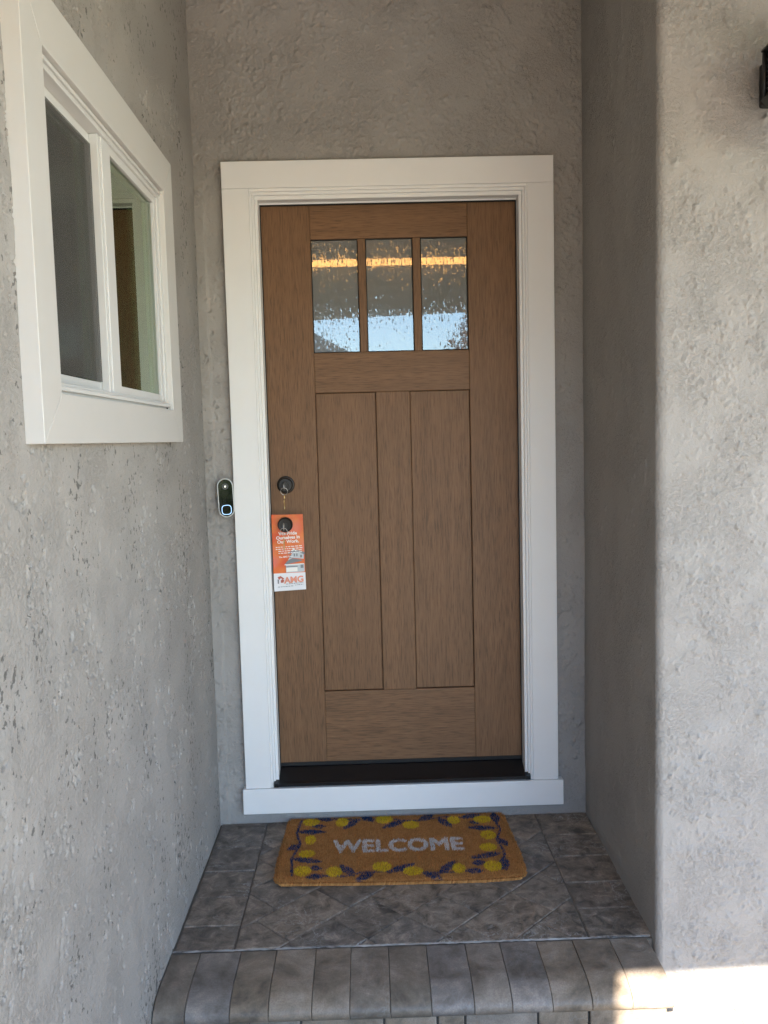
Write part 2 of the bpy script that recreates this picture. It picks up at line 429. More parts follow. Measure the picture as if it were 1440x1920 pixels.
def grid_mesh(name, us, zs, path, seed, mat, parent=None, hole=None, stamps=None, hfun=None):
    """us: parameter values along the wall, path(u)->(x,y,nx,ny); zs heights; hole=(u0,u1,z0,z1)"""
    us = np.asarray(us); zs = np.asarray(zs); U, Z = np.meshgrid(us, zs)
    X, Y, NX, NY = path(U); H = hfun(U, Z)
    if stamps is not None: H = stamps(us, zs, H)
    P = np.stack([X + NX * H, Y + NY * H, Z], -1).reshape(-1, 3)
    nu, nz = len(us), len(zs)
    i, j = np.meshgrid(np.arange(nu - 1), np.arange(nz - 1)); a = (j * nu + i)
    q = np.stack([a, a + 1, a + nu + 1, a + nu], -1).reshape(-1, 4)
    if hole is not None:
        uc = ((us[:-1] + us[1:]) / 2)[i].ravel(); zc = ((zs[:-1] + zs[1:]) / 2)[j].ravel()
        keep = ~((uc > hole[0]) & (uc < hole[1]) & (zc > hole[2]) & (zc < hole[3])); q = q[keep]
    me = bpy.data.meshes.new(name); me.vertices.add(len(P)); me.vertices.foreach_set('co', P.ravel().astype(np.float32))
    me.loops.add(q.size); me.loops.foreach_set('vertex_index', q.ravel().astype(np.int32))
    me.polygons.add(len(q)); me.polygons.foreach_set('loop_start', np.arange(0, q.size, 4, dtype=np.int32))
    me.update(calc_edges=True); me.validate()
    return link(name, me, mat, parent, True)
def lin(a, b, step): return np.linspace(a, b, max(2, int(round(abs(b - a) / step)) + 1))
def cat(*xs):
    out = [xs[0]]
    for x in xs[1:]: out.append(x[1:])
    return np.concatenate(out)

XL, XR, YB, YF, ZG, ZF, ZC = -.666, .672, .025, -.80, -.22, -.045, 2.93

# ------------------------------------------------------------------ ground
def sheet(name, x0, x1, y0, y1, z, mat, parent=None):
    me = bpy.data.meshes.new(name); me.from_pydata([(x0, y0, z), (x1, y0, z), (x1, y1, z), (x0, y1, z)], [], [(0, 1, 2, 3)])
    return link(name, me, mat, parent)
tag(sheet('ground', -150, 150, -220, 80, ZG - .012, 'lawn'), kind='structure')
tag(sheet('walkway', -6, 9, -9.5, -.2, ZG - .006, 'concrete'), kind='structure')
tag(sheet('road', -150, 150, -20, -13, ZG - .006, 'asphalt'), kind='structure')
patio = tag(sheet('patio', XL, 2.6, -3.2, -.2, ZG - .002, 'sand_joint'), kind='structure')
def chamfer_paver(name, poly, ztop, thick, mat, parent, inset=.003, drop=.003):
    cx = sum(p[0] for p in poly) / len(poly); cy = sum(p[1] for p in poly) / len(poly); n = len(poly)
    # inward offset of a convex counter-clockwise polygon
    def off(d):
        res = []
        for i in range(n):
            p0, p1, p2 = Vector(poly[i - 1]), Vector(poly[i]), Vector(poly[(i + 1) % n])
            e1 = (p1 - p0).normalized(); e2 = (p2 - p1).normalized()
            n1 = Vector((-e1.y, e1.x)); n2 = Vector((-e2.y, e2.x)); k = (n1 + n2); k = k / max(.25, (1 + n1.dot(n2)))
            res.append(p1 + k * d)
        return res
    o1, o2 = off(.0012), off(.0012 + inset)
    V = [(p.x, p.y, ztop - thick) for p in o1] + [(p.x, p.y, ztop - drop) for p in o1] + [(p.x, p.y, ztop) for p in o2]
    F = [tuple(range(2 * n, 3 * n))]
    for k in (0, n):
        for i in range(n): F.append((k + i, k + (i + 1) % n, k + n + (i + 1) % n, k + n + i))
    me = bpy.data.meshes.new(name); me.from_pydata(V, [], F)
    tilt = (random.uniform(-1, 1) * .003, random.uniform(-1, 1) * .003)
    for v in me.vertices: v.co.z += (v.co.x - cx) * tilt[0] + (v.co.y - cy) * tilt[1]
    return link(name, me, mat, parent)
def rect(x0, x1, y0, y1): return [(x0, y0), (x1, y0), (x1, y1), (x0, y1)]
y = -.80
row = 0
while y > -1.9:
    x = .64 - (row % 2) * .11
    while x < 1.9:
        x0 = max(x, .642)
        if x + .22 - x0 > .02: chamfer_paver('paver', rect(x0, x + .22, y - .15, y), ZG + .004 + random.uniform(-.001, .001), .03, 'patio_paver', patio)
        x += .22
    y -= .15; row += 1

# ------------------------------------------------------------------ stucco walls
lw = thing('stucco_wall', 'grey torn-trowel stucco side wall carrying the white sliding window', 'wall', (XL, -1.2, ZG))
WY0, WY1, WZ0, WZ1 = -1.470, -.520, 1.40, 2.09        # window opening in the wall
us = cat(lin(-4.32, -2.0, .06), lin(-2.0, WY0, .0031), lin(WY0, WY1, .0031), lin(WY1, YB + .02, .0031))
zs = cat(lin(ZG - .05, WZ0, .0034), lin(WZ0, WZ1, .0034), lin(WZ1, 2.45, .0034), lin(2.45, ZC + .05, .03))
def flare(Z): return .022 * np.exp(-np.clip(Z - ZF, 0, 9) / .05)
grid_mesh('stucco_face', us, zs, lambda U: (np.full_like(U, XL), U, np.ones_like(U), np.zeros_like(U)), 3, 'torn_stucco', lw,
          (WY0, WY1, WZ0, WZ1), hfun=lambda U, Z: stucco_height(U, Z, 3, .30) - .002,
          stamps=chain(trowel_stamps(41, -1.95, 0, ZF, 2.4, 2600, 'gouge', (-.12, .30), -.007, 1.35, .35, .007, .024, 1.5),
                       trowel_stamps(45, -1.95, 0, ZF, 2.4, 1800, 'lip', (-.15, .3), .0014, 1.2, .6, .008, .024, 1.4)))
box('core', XL - .12, XL - .012, -4.32, WY0 - .01, ZG - .04, ZC, 'stucco', lw)
box('core', XL - .12, XL - .012, WY1 + .01, YB + .1, ZG - .04, ZC, 'stucco', lw)
box('core', XL - .12, XL - .012, WY0 - .01, WY1 + .01, ZG - .04, WZ0 - .01, 'stucco', lw)
box('core', XL - .12, XL - .012, WY0 - .01, WY1 + .01, WZ1 + .01, ZC, 'stucco', lw)
box('end_return', XL - 5, XL + .004, -4.40, -4.325, ZG - .04, ZC, 'stucco', lw)

bw = thing('stucco_wall', 'grey rough stucco wall around and above the brown front door', 'wall', (0, YB, ZG))
DX = .50; DZ = 2.23
us = cat(lin(XL - .02, -DX, .003), lin(-DX, DX, .0035), lin(DX, XR + .02, .003))
zs = cat(lin(ZG - .05, .05, .004), lin(.05, DZ, .0035), lin(DZ, ZC + .05, .0035))
grid_mesh('stucco_face', us, zs, lambda U: (U, np.full_like(U, YB), np.zeros_like(U), -np.ones_like(U)), 21, 'stucco', bw,
          (-DX, DX, .05, DZ), stamps=chain(trowel_stamps(61, XL, XR, 2.2, 2.9, 5200, 'lip', (-.35, .15), .0030, .3, .7, .006, .020), trowel_stamps(63, XL, -.55, -.05, 2.3, 420, 'lip', (-.3, .2), .0038, .6, .8, .010, .030), trowel_stamps(65, .56, XR, -.05, 2.3, 380, 'lip', (-.3, .2), .0050, .6, .8, .008, .026), trowel_stamps(67, XL, -.55, -.05, 2.3, 120, 'gouge', (-.3, .2), -.007, .3, .8, .010, .026)),
          hfun=lambda U, Z: stucco_height(U, Z, 21, .6, .0, .20) - .002 + .008 * sstep(.0, .006, XL + .034 + .006 * fbm(Z * 9, U * 0, 3, 5) - U) * sstep(.0, .01, 2.225 - Z - 1.2 * np.clip(U - XL - .0, 0, 1)))
box('core', XL - .1, -DX - .01, YB + .012, YB + .14, ZG - .04, ZC, 'stucco', bw)
box('core', DX + .01, XR + .1, YB + .012, YB + .14, ZG - .04, ZC, 'stucco', bw)
box('core', -DX - .01, DX + .01, YB + .012, YB + .14, DZ + .01, ZC, 'stucco', bw)
box('core', -DX - .01, DX + .01, YB + .012, YB + .14, ZG - .04, .04, 'stucco', bw)
rw = thing('stucco_wall', 'pale knockdown stucco wall with rounded corner on the lantern side', 'wall', (.9, YF, ZG))
RB = .024; L1 = (YB + .02) - (YF + RB); L2 = RB * math.pi / 2
def rpath(U):
    x = np.empty_like(U); yv = np.empty_like(U); nx = np.empty_like(U); ny = np.empty_like(U)
    a = U < L1; b = (U >= L1) & (U < L1 + L2); c = U >= L1 + L2
    x[a] = XR - .018 * (U[a] / L1); yv[a] = YB + .02 - U[a]; nx[a] = -1; ny[a] = 0
    XE = XR - .018
    th = (U[b] - L1) / RB
    x[b] = XE + RB - RB * np.cos(th); yv[b] = YF + RB - RB * np.sin(th); nx[b] = -np.cos(th); ny[b] = -np.sin(th)
    x[c] = XE + RB + (U[c] - L1 - L2); yv[c] = YF; nx[c] = 0; ny[c] = -1
    return x, yv, nx, ny
us = cat(lin(0, L1, .005), lin(L1, L1 + L2, .003), lin(L1 + L2, L1 + L2 + .45, .003), lin(L1 + L2 + .45, L1 + L2 + 3.4, .05))
zs = cat(lin(ZG - .05, 2.5, .0031), lin(2.5, ZC + .05, .02))
grid_mesh('stucco_face', us, zs, rpath, 37, 'stucco', rw, stamps=chain(trowel_stamps(81, L1 + L2 + .01, L1 + L2 + .44, -.2, 2.45, 4200, 'lip', (-.25, .25), .0027, .35, .55, .006, .022), trowel_stamps(83, L1 + L2 + .01, L1 + L2 + .44, -.2, 2.45, 200, 'gouge', (-.15, .3), -.0030, .2, .9, .006, .018), trowel_stamps(85, .02, L1 - .02, -.1, 2.6, 900, 'lip', (-.1, .3), .0026, 1.5, .3, .01, .03)),
          hfun=lambda U, Z: stucco_height(U, Z, 37, .55, .0, .10) * np.where(U < L1 + L2, .6, 1.0) - .002)
box('core', XR + .012, XR + .14, YF + .05, YB + .14, ZG - .04, ZC, 'stucco', rw)
box('core', XR + .05, 4.05, YF + .012, YF + .14, ZG - .04, ZC, 'stucco', rw)

# ------------------------------------------------------------------ porch roof, beam and rooms (what shades the entry)
pr = thing('porch_roof', 'deep covered porch roof with arched stucco beam behind the viewer', 'roof', (1.6, -2.5, ZC))
box('ceiling', -1.0, 4.2, -3.88, .30, ZC, ZC + .12, 'ceiling_paint', pr)
arch = [(-.66, 2.315)] + [(-.66 + 4.66 * i / 24, 2.315 + .05 * math.sin(math.pi * i / 24) ** .8) for i in range(1, 24)] + [(4.0, 2.315), (4.2, 2.315), (4.2, ZC), (-.66, ZC)]
prism('beam', arch, 'y', -3.88, -3.66, 'stucco', pr)
box('beam_trim', -.66, 4.1, -3.658, -3.636, 2.635, 2.66, 'fascia_paint', pr)
box('post', 3.9, 4.2, -3.88, -3.66, ZG, 2.313, 'stucco', pr)
box('roof_deck', -6.4, 4.5, -4.1, 6.0, ZC + .13, ZC + .25, 'roof_shingle', pr)
box('added_half_wall', 4.2, 4.32, -3.88, -.66, ZG, 1.15, 'stucco', pr)  # unseen half-height wall added to cut side light on the left wall
pl = thing('added_bar_lamp', 'long warm bar lamp added behind the viewer for the golden band in the door glass', 'lamp', (.2, -3.64, 2.69))  # unseen emitter added so the door glass mirrors a golden band
box('added_lamp_housing', -.62, 1.0, -3.659, -3.62, 2.69, 2.76, 'fascia_paint', pl, .004)
box('added_lamp_face', -.60, .98, -3.6195, -3.610, 2.698, 2.748, 'added_lamp_glow', pl)
def room(name, x0, x1, y0, y1, z0, z1, mat, skip):
    V = [(x, y, z) for x in (x0, x1) for y in (y0, y1) for z in (z0, z1)]
    F = {'-x': (0, 1, 3, 2), '+x': (4, 6, 7, 5), '-y': (0, 4, 5, 1), '+y': (2, 3, 7, 6), '-z': (0, 2, 6, 4), '+z': (1, 5, 7, 3)}
    me = bpy.data.meshes.new(name); me.from_pydata(V, [], [f for k, f in F.items() if k != skip])
    return tag(link(name, me, mat), kind='structure')
room('hall_interior', -1.1, 1.1, YB + .145, 4.5, 0.0, 2.6, 'hall_interior', '-y')
room('side_room_interior', -4.6, XL - .125, -4.25, -.02, -.1, 2.7, 'interior', '+x')

# ------------------------------------------------------------------ porch floor of diagonal pavers with straight borders
fl = tag(box('porch_floor', XL - .02, XR + .02, -.762, YB + .03, ZG, ZF - .004, 'sand_joint'), kind='structure')
YC = -.757
LB = [.02, -.163, -.325, -.48, -.636, YC + .004]; RBD = [.02, -.149, -.299, -.464, -.61, YC + .004]
for a, b in zip(LB[:-1], LB[1:]): chamfer_paver('paver', rect(XL + .004, -.497, b, a), ZF + random.uniform(-.0008, .0012), .012, 'slate_paver', fl)
for a, b in zip(RBD[:-1], RBD[1:]): chamfer_paver('paver', rect(.484, XR - .002, b, a), ZF + random.uniform(-.0008, .0012), .012, 'slate_paver', fl)
def clip(poly, nx, ny, d):
    out = []
    for i in range(len(poly)):
        p, q = poly[i], poly[(i + 1) % len(poly)]; a = nx * p[0] + ny * p[1] - d; b = nx * q[0] + ny * q[1] - d
        if a >= 0: out.append(p)
        if a * b < 0:
            t = a / (a - b); out.append((p[0] + t * (q[0] - p[0]), p[1] + t * (q[1] - p[1])))
    return out
s2 = math.sqrt(.5); PW = .1535
def area(p): return abs(sum(p[i - 1][0] * p[i][1] - p[i][0] * p[i - 1][1] for i in range(len(p)))) / 2
for k in range(-9, 9):
    # strip between x-y = c0 and c0+PW*sqrt2, pieces laid along (1,1)
    c0 = .378 + k * PW * math.sqrt(2); rr = random.Random(k * 5 + 3)
    s = -1.6 + rr.choice([0, .0768])
    while s < 1.6:
        ln = rr.choice([PW, PW, PW * 1.5])
        def w2(u, v): # u along (1,1), v along (1,-1)
            return (s2 * (u + v), s2 * (u - v))
        v0 = c0 * s2; poly = [w2(s, v0), w2(s, v0 + PW), w2(s + ln, v0 + PW), w2(s + ln, v0)]
        if sum(poly[i - 1][0] * poly[i][1] - poly[i][0] * poly[i - 1][1] for i in range(4)) < 0: poly = poly[::-1]
        s += ln
        for nx, ny, d in ((1, 0, -.496), (-1, 0, -.483), (0, 1, YC + .004), (0, -1, -.02)):
            poly = clip(poly, nx, ny, d)
            if len(poly) < 3: break
        if len(poly) >= 3 and area(poly) > .0006:
            cl = [poly[0]]
            for p in poly[1:]:
                if math.hypot(p[0] - cl[-1][0], p[1] - cl[-1][1]) > .004: cl.append(p)
            if math.hypot(cl[0][0] - cl[-1][0], cl[0][1] - cl[-1][1]) < .004: cl.pop()
            if len(cl) >= 3: chamfer_paver('paver', cl, ZF + random.uniform(-.0008, .0012), .012, 'slate_paver', fl, .0025, .0022)

# ------------------------------------------------------------------ step: bullnose coping pavers and riser blocks
st = tag(box('porch_step', XL - .01, .628, -.945, -.764, ZG, -.108, 'sand_joint'), kind='structure')
bm = bmesh.new()
n = 120
pa, pb = [], []
for i in range(n + 1):
    x = XL + (XR - .02 - XL) * i / n
    pa.append(bm.verts.new((x, YC + .0045 + random.uniform(-.0012, .0012), ZF + .0005 + random.uniform(-.0008, .0006))))
    pb.append(bm.verts.new((x, YC - .0035 + random.uniform(-.0012, .0012), ZF + .0005 + random.uniform(-.0008, .0006))))
for i in range(n): bm.faces.new((pb[i], pb[i + 1], pa[i + 1], pa[i]))
from_bm('mortar_joint', bm, 'pale_mortar', st)
prof = [(-.762, -.105), (-.762, ZF - .002), (-.765, ZF)]
for i in range(13):
    a = math.pi / 2 * i / 12; prof.append((-.895 - .088 * math.sin(a) ** 1.0, -.083 + (.083 + ZF) * math.cos(a)))
for i in range(1, 7):
    a = math.pi / 2 * i / 6; prof.append((-.983 + .020 * (1 - math.cos(a)), -.083 - .022 * math.sin(a)))
jx = [XL, -.586, -.475, -.378, -.27, -.175, -.073, .03, .137, .232, .333, .433, .535, .640]
for k, (a, b) in enumerate(zip(jx[:-1], jx[1:])):
    g = .0005; dz = random.uniform(-.0008, .0008)
    bm = bmesh.new(); cols = []
    for x, ins in ((a + g, .0013), (a + g + .0015, 0), (b - g - .0015, 0), (b - g, .0013)):
        cols.append([bm.verts.new((x, yv + (ins if yv < -.80 else 0), zv - (ins if zv > -.09 else 0) + dz)) for yv, zv in prof])
    m = len(prof)
    for p, q in zip(cols[:-1], cols[1:]):
        for i in range(m): bm.faces.new((p[i], q[i], q[(i + 1) % m], p[(i + 1) % m]))
    bm.faces.new(cols[0]); bm.faces.new(cols[-1][::-1])
    o = from_bm('coping_paver', bm, 'coping_paver', st, True); o.data.set_sharp_from_angle(angle=R(28))
rx = [XL, -.43, -.30, -.09, .045, .115, .30, .43, .63]
for a, b in zip(rx[:-1], rx[1:]):
    box('riser_block', a + .0025, b - .0025, -.958 + random.uniform(-.002, .002), -.945, ZG + .004, -.1075, 'coping_paver', st, .003)

# ------------------------------------------------------------------ white door frame
df = thing('door_frame', 'white painted door casing with stepped moulding and flat sill board', 'door frame', (0, 0, 0))
box('head_casing', -.568, .568, .0, YB + .01, 2.2065, 2.2962, 'white_paint', df, .0015)
box('side_casing', -.568, -.4765, .0005, YB + .01, .0935, 2.206, 'white_paint', df, .0015)
box('side_casing', .4765, .568, .0005, YB + .01, .0935, 2.206, 'white_paint', df, .0015)
box('sill_board', -.579, .585, -.007, YB + .01, .0, .0928, 'white_paint', df, .002)
for i, (w0, w1, d0) in enumerate(((.4765, .4685, .0045), (.4685, .4600, .0005 + .009), (.4600, .4495, .018))):
    zt0, zt1 = 2.2065 - (.4765 - w0), 2.2065 - (.4765 - w1) * 1.3
    zt0 = 2.2065 - (.4765 - w0) * 1.3
    box('moulding', -w0, -w1, d0, .06, .0935, zt1, 'white_paint', df, .0018)
    box('moulding', w1, w0, d0, .06, .0935, zt1, 'white_paint', df, .0018)
    box('moulding', -w0, w0, d0, .06, zt1, zt0, 'white_paint', df, .0018)
ZH = 2.2065 - .027 * 1.3
box('jamb', -.50, -.4490, .0605, .125, .05, 2.2, 'white_paint', df); box('jamb', .4490, .50, .0605, .125, .05, 2.2, 'white_paint', df)
box('jamb', -.4489, .4489, .0605, .125, 2.1665, 2.215, 'white_paint', df)
box('weatherstrip', -.4495, -.4462, .0625, .0735, .14, 2.1665, 'rubber', df); box('weatherstrip', .4462, .4495, .0625, .0735, .14, 2.1665, 'rubber', df)
box('weatherstrip', -.446, .446, .0625, .0735, 2.1635, 2.168, 'rubber', df)
th = thing('threshold', 'black metal sloping threshold under the brown door', 'threshold', (0, .03, .093))
prism('sloped_plate', [(-.002, .0975), (-.002, .109), (.012, .1135), (.070, .143), (.112, .147), (.112, .0975)], 'x', -.4485, .4485, 'threshold_metal', th)
prism('end_dam', [(-.004, .0965), (-.004, .112), (.011, .116), (.017, .118), (.017, .0965)], 'x', -.466, -.4487, 'threshold_metal', th, .0008)
prism('end_dam', [(-.004, .0965), (-.004, .112), (.011, .116), (.017, .118), (.017, .0965)], 'x', .4487, .466, 'threshold_metal', th, .0008)
box('sweep', -.446, .446, .0735, .0775, .1455, .158, 'rubber', th)

# ------------------------------------------------------------------ door leaf
Y0, Y1 = .0765, .118
door = thing('front_door', 'brown wood-grain craftsman front door with three small panes on top', 'door', (0, Y0, .148))
BV = .0022
box('stile', -.456, -.2765, Y0, Y1, .1485, 2.172, 'wood_vertical', door, BV); box('stile', .2775, .456, Y0, Y1, .1485, 2.172, 'wood_vertical', door, BV)
box('rail', -.2765, .2775, Y0 + .0006, Y1, 2.049, 2.172, 'wood_horizontal', door, BV)
box('rail', -.2765, .2775, Y0 + .0006, Y1, 1.5125, 1.654, 'wood_horizontal', door, BV)
box('rail', -.2765, .2775, Y0 + .0006, Y1, .1485, .4215, 'wood_horizontal', door, BV)
box('centre_stile', -.0595, .062, Y0 + .0009, Y1, .4215, 1.5125, 'wood_vertical', door, BV)
for x0, x1 in ((-.2765, -.0595), (.062, .2775)):
    box('panel', x0 + .0018, x1 - .0018, Y0 + .0105, Y1 - .004, .4215 + .0018, 1.5125 - .0018, 'wood_vertical', door, .0015)
    box('panel_backing', x0 - .002, x1 + .002, Y0 + .020, Y1 - .008, .4195, 1.5145, 'wood_vertical', door)
for x0, x1 in ((-.110, -.0835), (.0835, .1105)):
    box('glazing_bar', x0, x1, Y0 + .002, Y1, 1.654, 2.049, 'wood_vertical', door, .002)
for x0, x1 in ((-.2765, -.110), (-.0835, .0835), (.1105, .2775)):
    p = box('pane', x0 - .001, x1 + .001, Y0 + .0125, Y0 + .0185, 1.653, 2.050, 'rain_glass', door)
    bm = bmesh.new(); e = .0032
    for q in ((x0, x0 + e, 1.654, 2.049), (x1 - e, x1, 1.654, 2.049), (x0 + e, x1 - e, 1.654, 1.654 + e), (x0 + e, x1 - e, 2.049 - e, 2.049)):
        add_box(bm, q[0], q[1], Y0 + .009, Y0 + .0124, q[2], q[3])
    from_bm('glazing_seal', bm, 'rubber', p)
# deadbolt and knob
db = lathe('deadbolt', [(.0315, 0), (.0315, .004), (.029, .007), (.0265, .0075), (.0245, .022), (.0225, .0245), (.0135, .0247), (.013, .0235), (.0, .0235)], (-.392, Y0, 1.188), (0, -1, 0), 'bronze', door, 40)
lathe('key_cylinder', [(.0125, .0), (.0125, .002), (.0115, .003), (0, .003)], (-.392, Y0 - .0237, 1.188), (0, -1, 0), 'bronze', db, 28)
kn = lathe('knob', [(.033, 0), (.033, .005), (.030, .009), (.0165, .011), (.013, .016), (.0125, .030), (.017, .036), (.0245, .044), (.0270, .053), (.0262, .061), (.0215, .066), (.0205, .0655), (.0165, .066), (.0145, .0655), (.0, .0655)], (-.394, Y0, 1.049), (0, -1, 0), 'bronze', door, 40)
lathe('key_cylinder', [(.0105, .0), (.0105, .002), (.0098, .003), (0, .003)], (-.394, Y0 - .0657, 1.049), (0, -1, 0), 'bronze', kn, 28)
lathe('hinge', [(.006, 0), (.006, .1), (.004, .104)], (.4525, .072, 1.9), (0, 0, 1), 'bronze', door, 12)

# ------------------------------------------------------------------ keys
def keyset(name, label, x, yf, z, second):
    k = thing(name, label, 'key', (x, yf, z), 'keys left in the locks')
    # key in the lock: blade edge-on plus round bow with hole
    box('blade', x - .0011, x + .0011, yf - .012, yf + .004, z - .0045, z + .0045, 'steel', k, .0004)
    ring = []
    bm = bmesh.new()
    for i in range(20):
        a = 2 * math.pi * i / 20; ring.append((math.cos(a), math.sin(a)))
    lo = [[bm.verts.new((x + s * .0011, yf - .022 + c_ * r, z + s_ * r * 1.05)) for c_, s_ in ring] for s in (-1, 1) for r in (.0125, .005)]
    for a, b in ((0, 1), (1, 3), (3, 2), (2, 0)):
        for i in range(20): bm.faces.new((lo[a][i], lo[a][(i + 1) % 20], lo[b][(i + 1) % 20], lo[b][i]))
    from_bm('bow', bm, 'steel', k)
    rr = .0125; cz = z - .005 - rr; pts = [(x + rr * math.cos(2 * math.pi * i / 28), yf - .024 - .004 * math.sin(2 * math.pi * i / 28), cz + rr * math.sin(2 * math.pi * i / 28)) for i in range(28)]
    tube('ring', pts, .0011, 'steel', k, 6, True)
    if second:
        zz = cz - rr
        lathe('spare_key_bow', [(.0, -.001), (.010, -.001), (.010, .001), (0, .001)], (x + .0003, yf - .027, zz - .009), (1, .12, 0), 'brass', k, 20)
        bm = bmesh.new()
        prof_ = [(-.0038, zz - .018), (.0038, zz - .018), (.0038, zz - .048), (.001, zz - .052), (-.003, zz - .049), (-.0022, zz - .043), (-.0036, zz - .038), (-.002, zz - .033), (-.0038, zz - .028)]
        va = [bm.verts.new((x - .001 + p[0] * .25, yf - .027 + p[0], p[1])) for p in prof_]; vb = [bm.verts.new((x + .001 + p[0] * .25, yf - .027 + p[0], p[1])) for p in prof_]
        bm.faces.new(va); bm.faces.new(vb[::-1])
        for i in range(len(va)): bm.faces.new((va[i], vb[i], vb[(i + 1) % len(va)], va[(i + 1) % len(va)]))
        from_bm('spare_key_blade', bm, 'brass', k)
    return k
keyset('key', 'key in the deadbolt with ring and brass spare key hanging', -.394, Y0 - .0268, 1.185, True)
keyset('key', 'key on a ring stuck in the knob over the orange card', -.396, Y0 - .0690, 1.046, True)

# ------------------------------------------------------------------ door hanger card
YK = .034
card = thing('door_hanger', 'orange and white printed door hanger card hooked on the knob', 'door hanger', (-.388, YK, .808))
CX0, CX1, CZ0, CZ1 = -.4435, -.332, .807, 1.084
def cpt(u, v):                                            # card space (0..1, 0..1 from bottom-left), slightly skewed and bowed
    return Vector((CX0 + (CX1 - CX0) * u + .003 * (1 - v) * u, YK - .006 * math.sin(math.pi * u) * (1 - v) * .6 + .004 * (1 - v), CZ0 + (CZ1 - CZ0) * v + .005 * u * (1 - v)))
def sheet_poly(name, outline, mat, parent, lift, thick=.0006, grid=None):
    bm = bmesh.new()
    f = [bm.verts.new(cpt(u, v) + Vector((0, -lift, 0))) for u, v in outline]; b = [bm.verts.new(cpt(u, v) + Vector((0, -lift + thick, 0))) for u, v in outline]
    bm.faces.new(f); bm.faces.new(b[::-1]); n = len(f)
    for i in range(n): bm.faces.new((f[i], b[i], b[(i + 1) % n], f[(i + 1) % n]))
    bmesh.ops.triangulate(bm, faces=[q for q in bm.faces if len(q.verts) > 4])
    return from_bm(name, bm, mat, parent)
# orange field with the round cut-out and the slit to its left edge
W, Hh = CX1 - CX0, CZ1 - CZ0
hu, hv, hr = .435, (1.049 - CZ0) / Hh, .0235
outl = [(0, .235), (1, .23), (1, 1), (0, 1), (0, .905)]
for i in range(25):
    a = math.pi * .86 - 2 * math.pi * .90 * i / 24
    outl.append((hu + hr / W * math.cos(a), hv + hr / Hh * math.sin(a)))
outl.append((0, .845))
body = sheet_poly('orange_field', outl, 'card_orange', card, 0)
foot = sheet_poly('white_foot', [(0, 0), (1, 0), (1, .23), (0, .235)], 'card_white', card, 0)
def sprint(name, polys, mat, lift=.0006):
    bm = bmesh.new()
    for p in polys:
        vs_ = [bm.verts.new(cpt(u, v) + Vector((0, -lift, 0))) for u, v in p]; bm.faces.new(vs_)
    bmesh.ops.triangulate(bm, faces=[q for q in bm.faces if len(q.verts) > 4])
    return from_bm(name, bm, mat, card)
def pieces(name, polys, mat, lift):
    for p in polys: sprint(name, [p], mat, lift)
def r4(a, b, c, d): return [(a, c), (b, c), (b, d), (a, d)]
pieces('printed_roof', [[(.36, .345), (.93, .385), (.90, .40), (.62, .425), (.44, .39)], [(.45, .475), (.66, .545), (1.0, .50), (1.0, .465), (.80, .505), (.62, .50)]], 'print_grey', .0006)
pieces('printed_wall', [[(.47, .40), (.66, .53), (.97, .48), (.97, .41), (.62, .43), (.50, .405)], r4(.40, .98, .24, .345)], 'print_pale', .0005)
pieces('printed_trim', [[(.60, .525), (.665, .555), (.74, .52), (.735, .51), (.665, .538), (.61, .512)], r4(.36, .97, .338, .35), r4(.41, .76, .25, .305)], 'print_white', .0009)
pieces('printed_window', [r4(.53, .58, .43, .465), r4(.66, .70, .45, .485), r4(.74, .78, .45, .485), r4(.86, .92, .43, .465), r4(.86, .95, .29, .335), r4(.40, .77, .31, .322)], 'print_grey', .0008)
def text_tris(body_, size, offset=0.0, align='CENTER', spacing=1.0, bold=0):
    cu = bpy.data.curves.new('txt', 'FONT'); cu.body = body_; cu.size = size; cu.align_x = align; cu.offset = offset; cu.space_character = spacing; cu.resolution_u = 3
    ob = bpy.data.objects.new('txt', cu); C.objects.link(ob); dg = bpy.context.evaluated_depsgraph_get(); dg.update()
    me = bpy.data.meshes.new_from_object(ob.evaluated_get(dg)); me.calc_loop_triangles()
    V = [tuple(v.co)[:2] for v in me.vertices]; T = [tuple(t.vertices) for t in me.loop_triangles]
    bpy.data.objects.remove(ob); bpy.data.curves.remove(cu); bpy.data.meshes.remove(me)
    return V, T
def card_text(name, body_, u, v, size, mat, off=.0005, sp=1.0, rot=.03):
    V, T = text_tris(body_, size, off, 'CENTER', sp)
    P = [cpt(u + (x * math.cos(rot) - y * math.sin(rot)) / W, v + (y * math.cos(rot) + x * math.sin(rot)) / Hh) + Vector((0, -.0012, 0)) for x, y in V]
    me = bpy.data.meshes.new(name); me.from_pydata(P, [], T); return link(name, me, mat, card)
card_text('printed_words', 'We Pride', .50, .735, .0165, 'print_white')
card_text('printed_words', 'Ourselves in', .50, .682, .0165, 'print_white')
card_text('printed_words', 'Our Work.', .50, .629, .0165, 'print_white')
card_text('printed_logo_letters', 'AMG', .64, .105, .031, 'print_coral', .0012)
card_text('printed_words', 'The AMG Team.', .42, .44, .0075, 'print_white', .0002)
rnd = random.Random(4); bars = []
for v in (.575, .548, .521, .494):
    u = .10 if v > .53 else .18
    while u < (.92 if v > .53 else .84):
        l = rnd.uniform(.04, .11); bars.append(r4(u, min(u + l, .94), v - .005 + .012 * u, v + .005 + .012 * u)); u += l + .025
sprint('small_print', bars, 'print_white', .0007)
bars = []
for v, a, b in ((.055, .12, .62), (.085, .38, .92), (.062, .66, .92)):
    u = a
    while u < b:
        l = rnd.uniform(.03, .08); bars.append(r4(u, min(u + l, b), v - .004 + .012 * u, v + .003 + .012 * u)); u += l + .02
sprint('small_print', bars, 'print_grey', .0007)
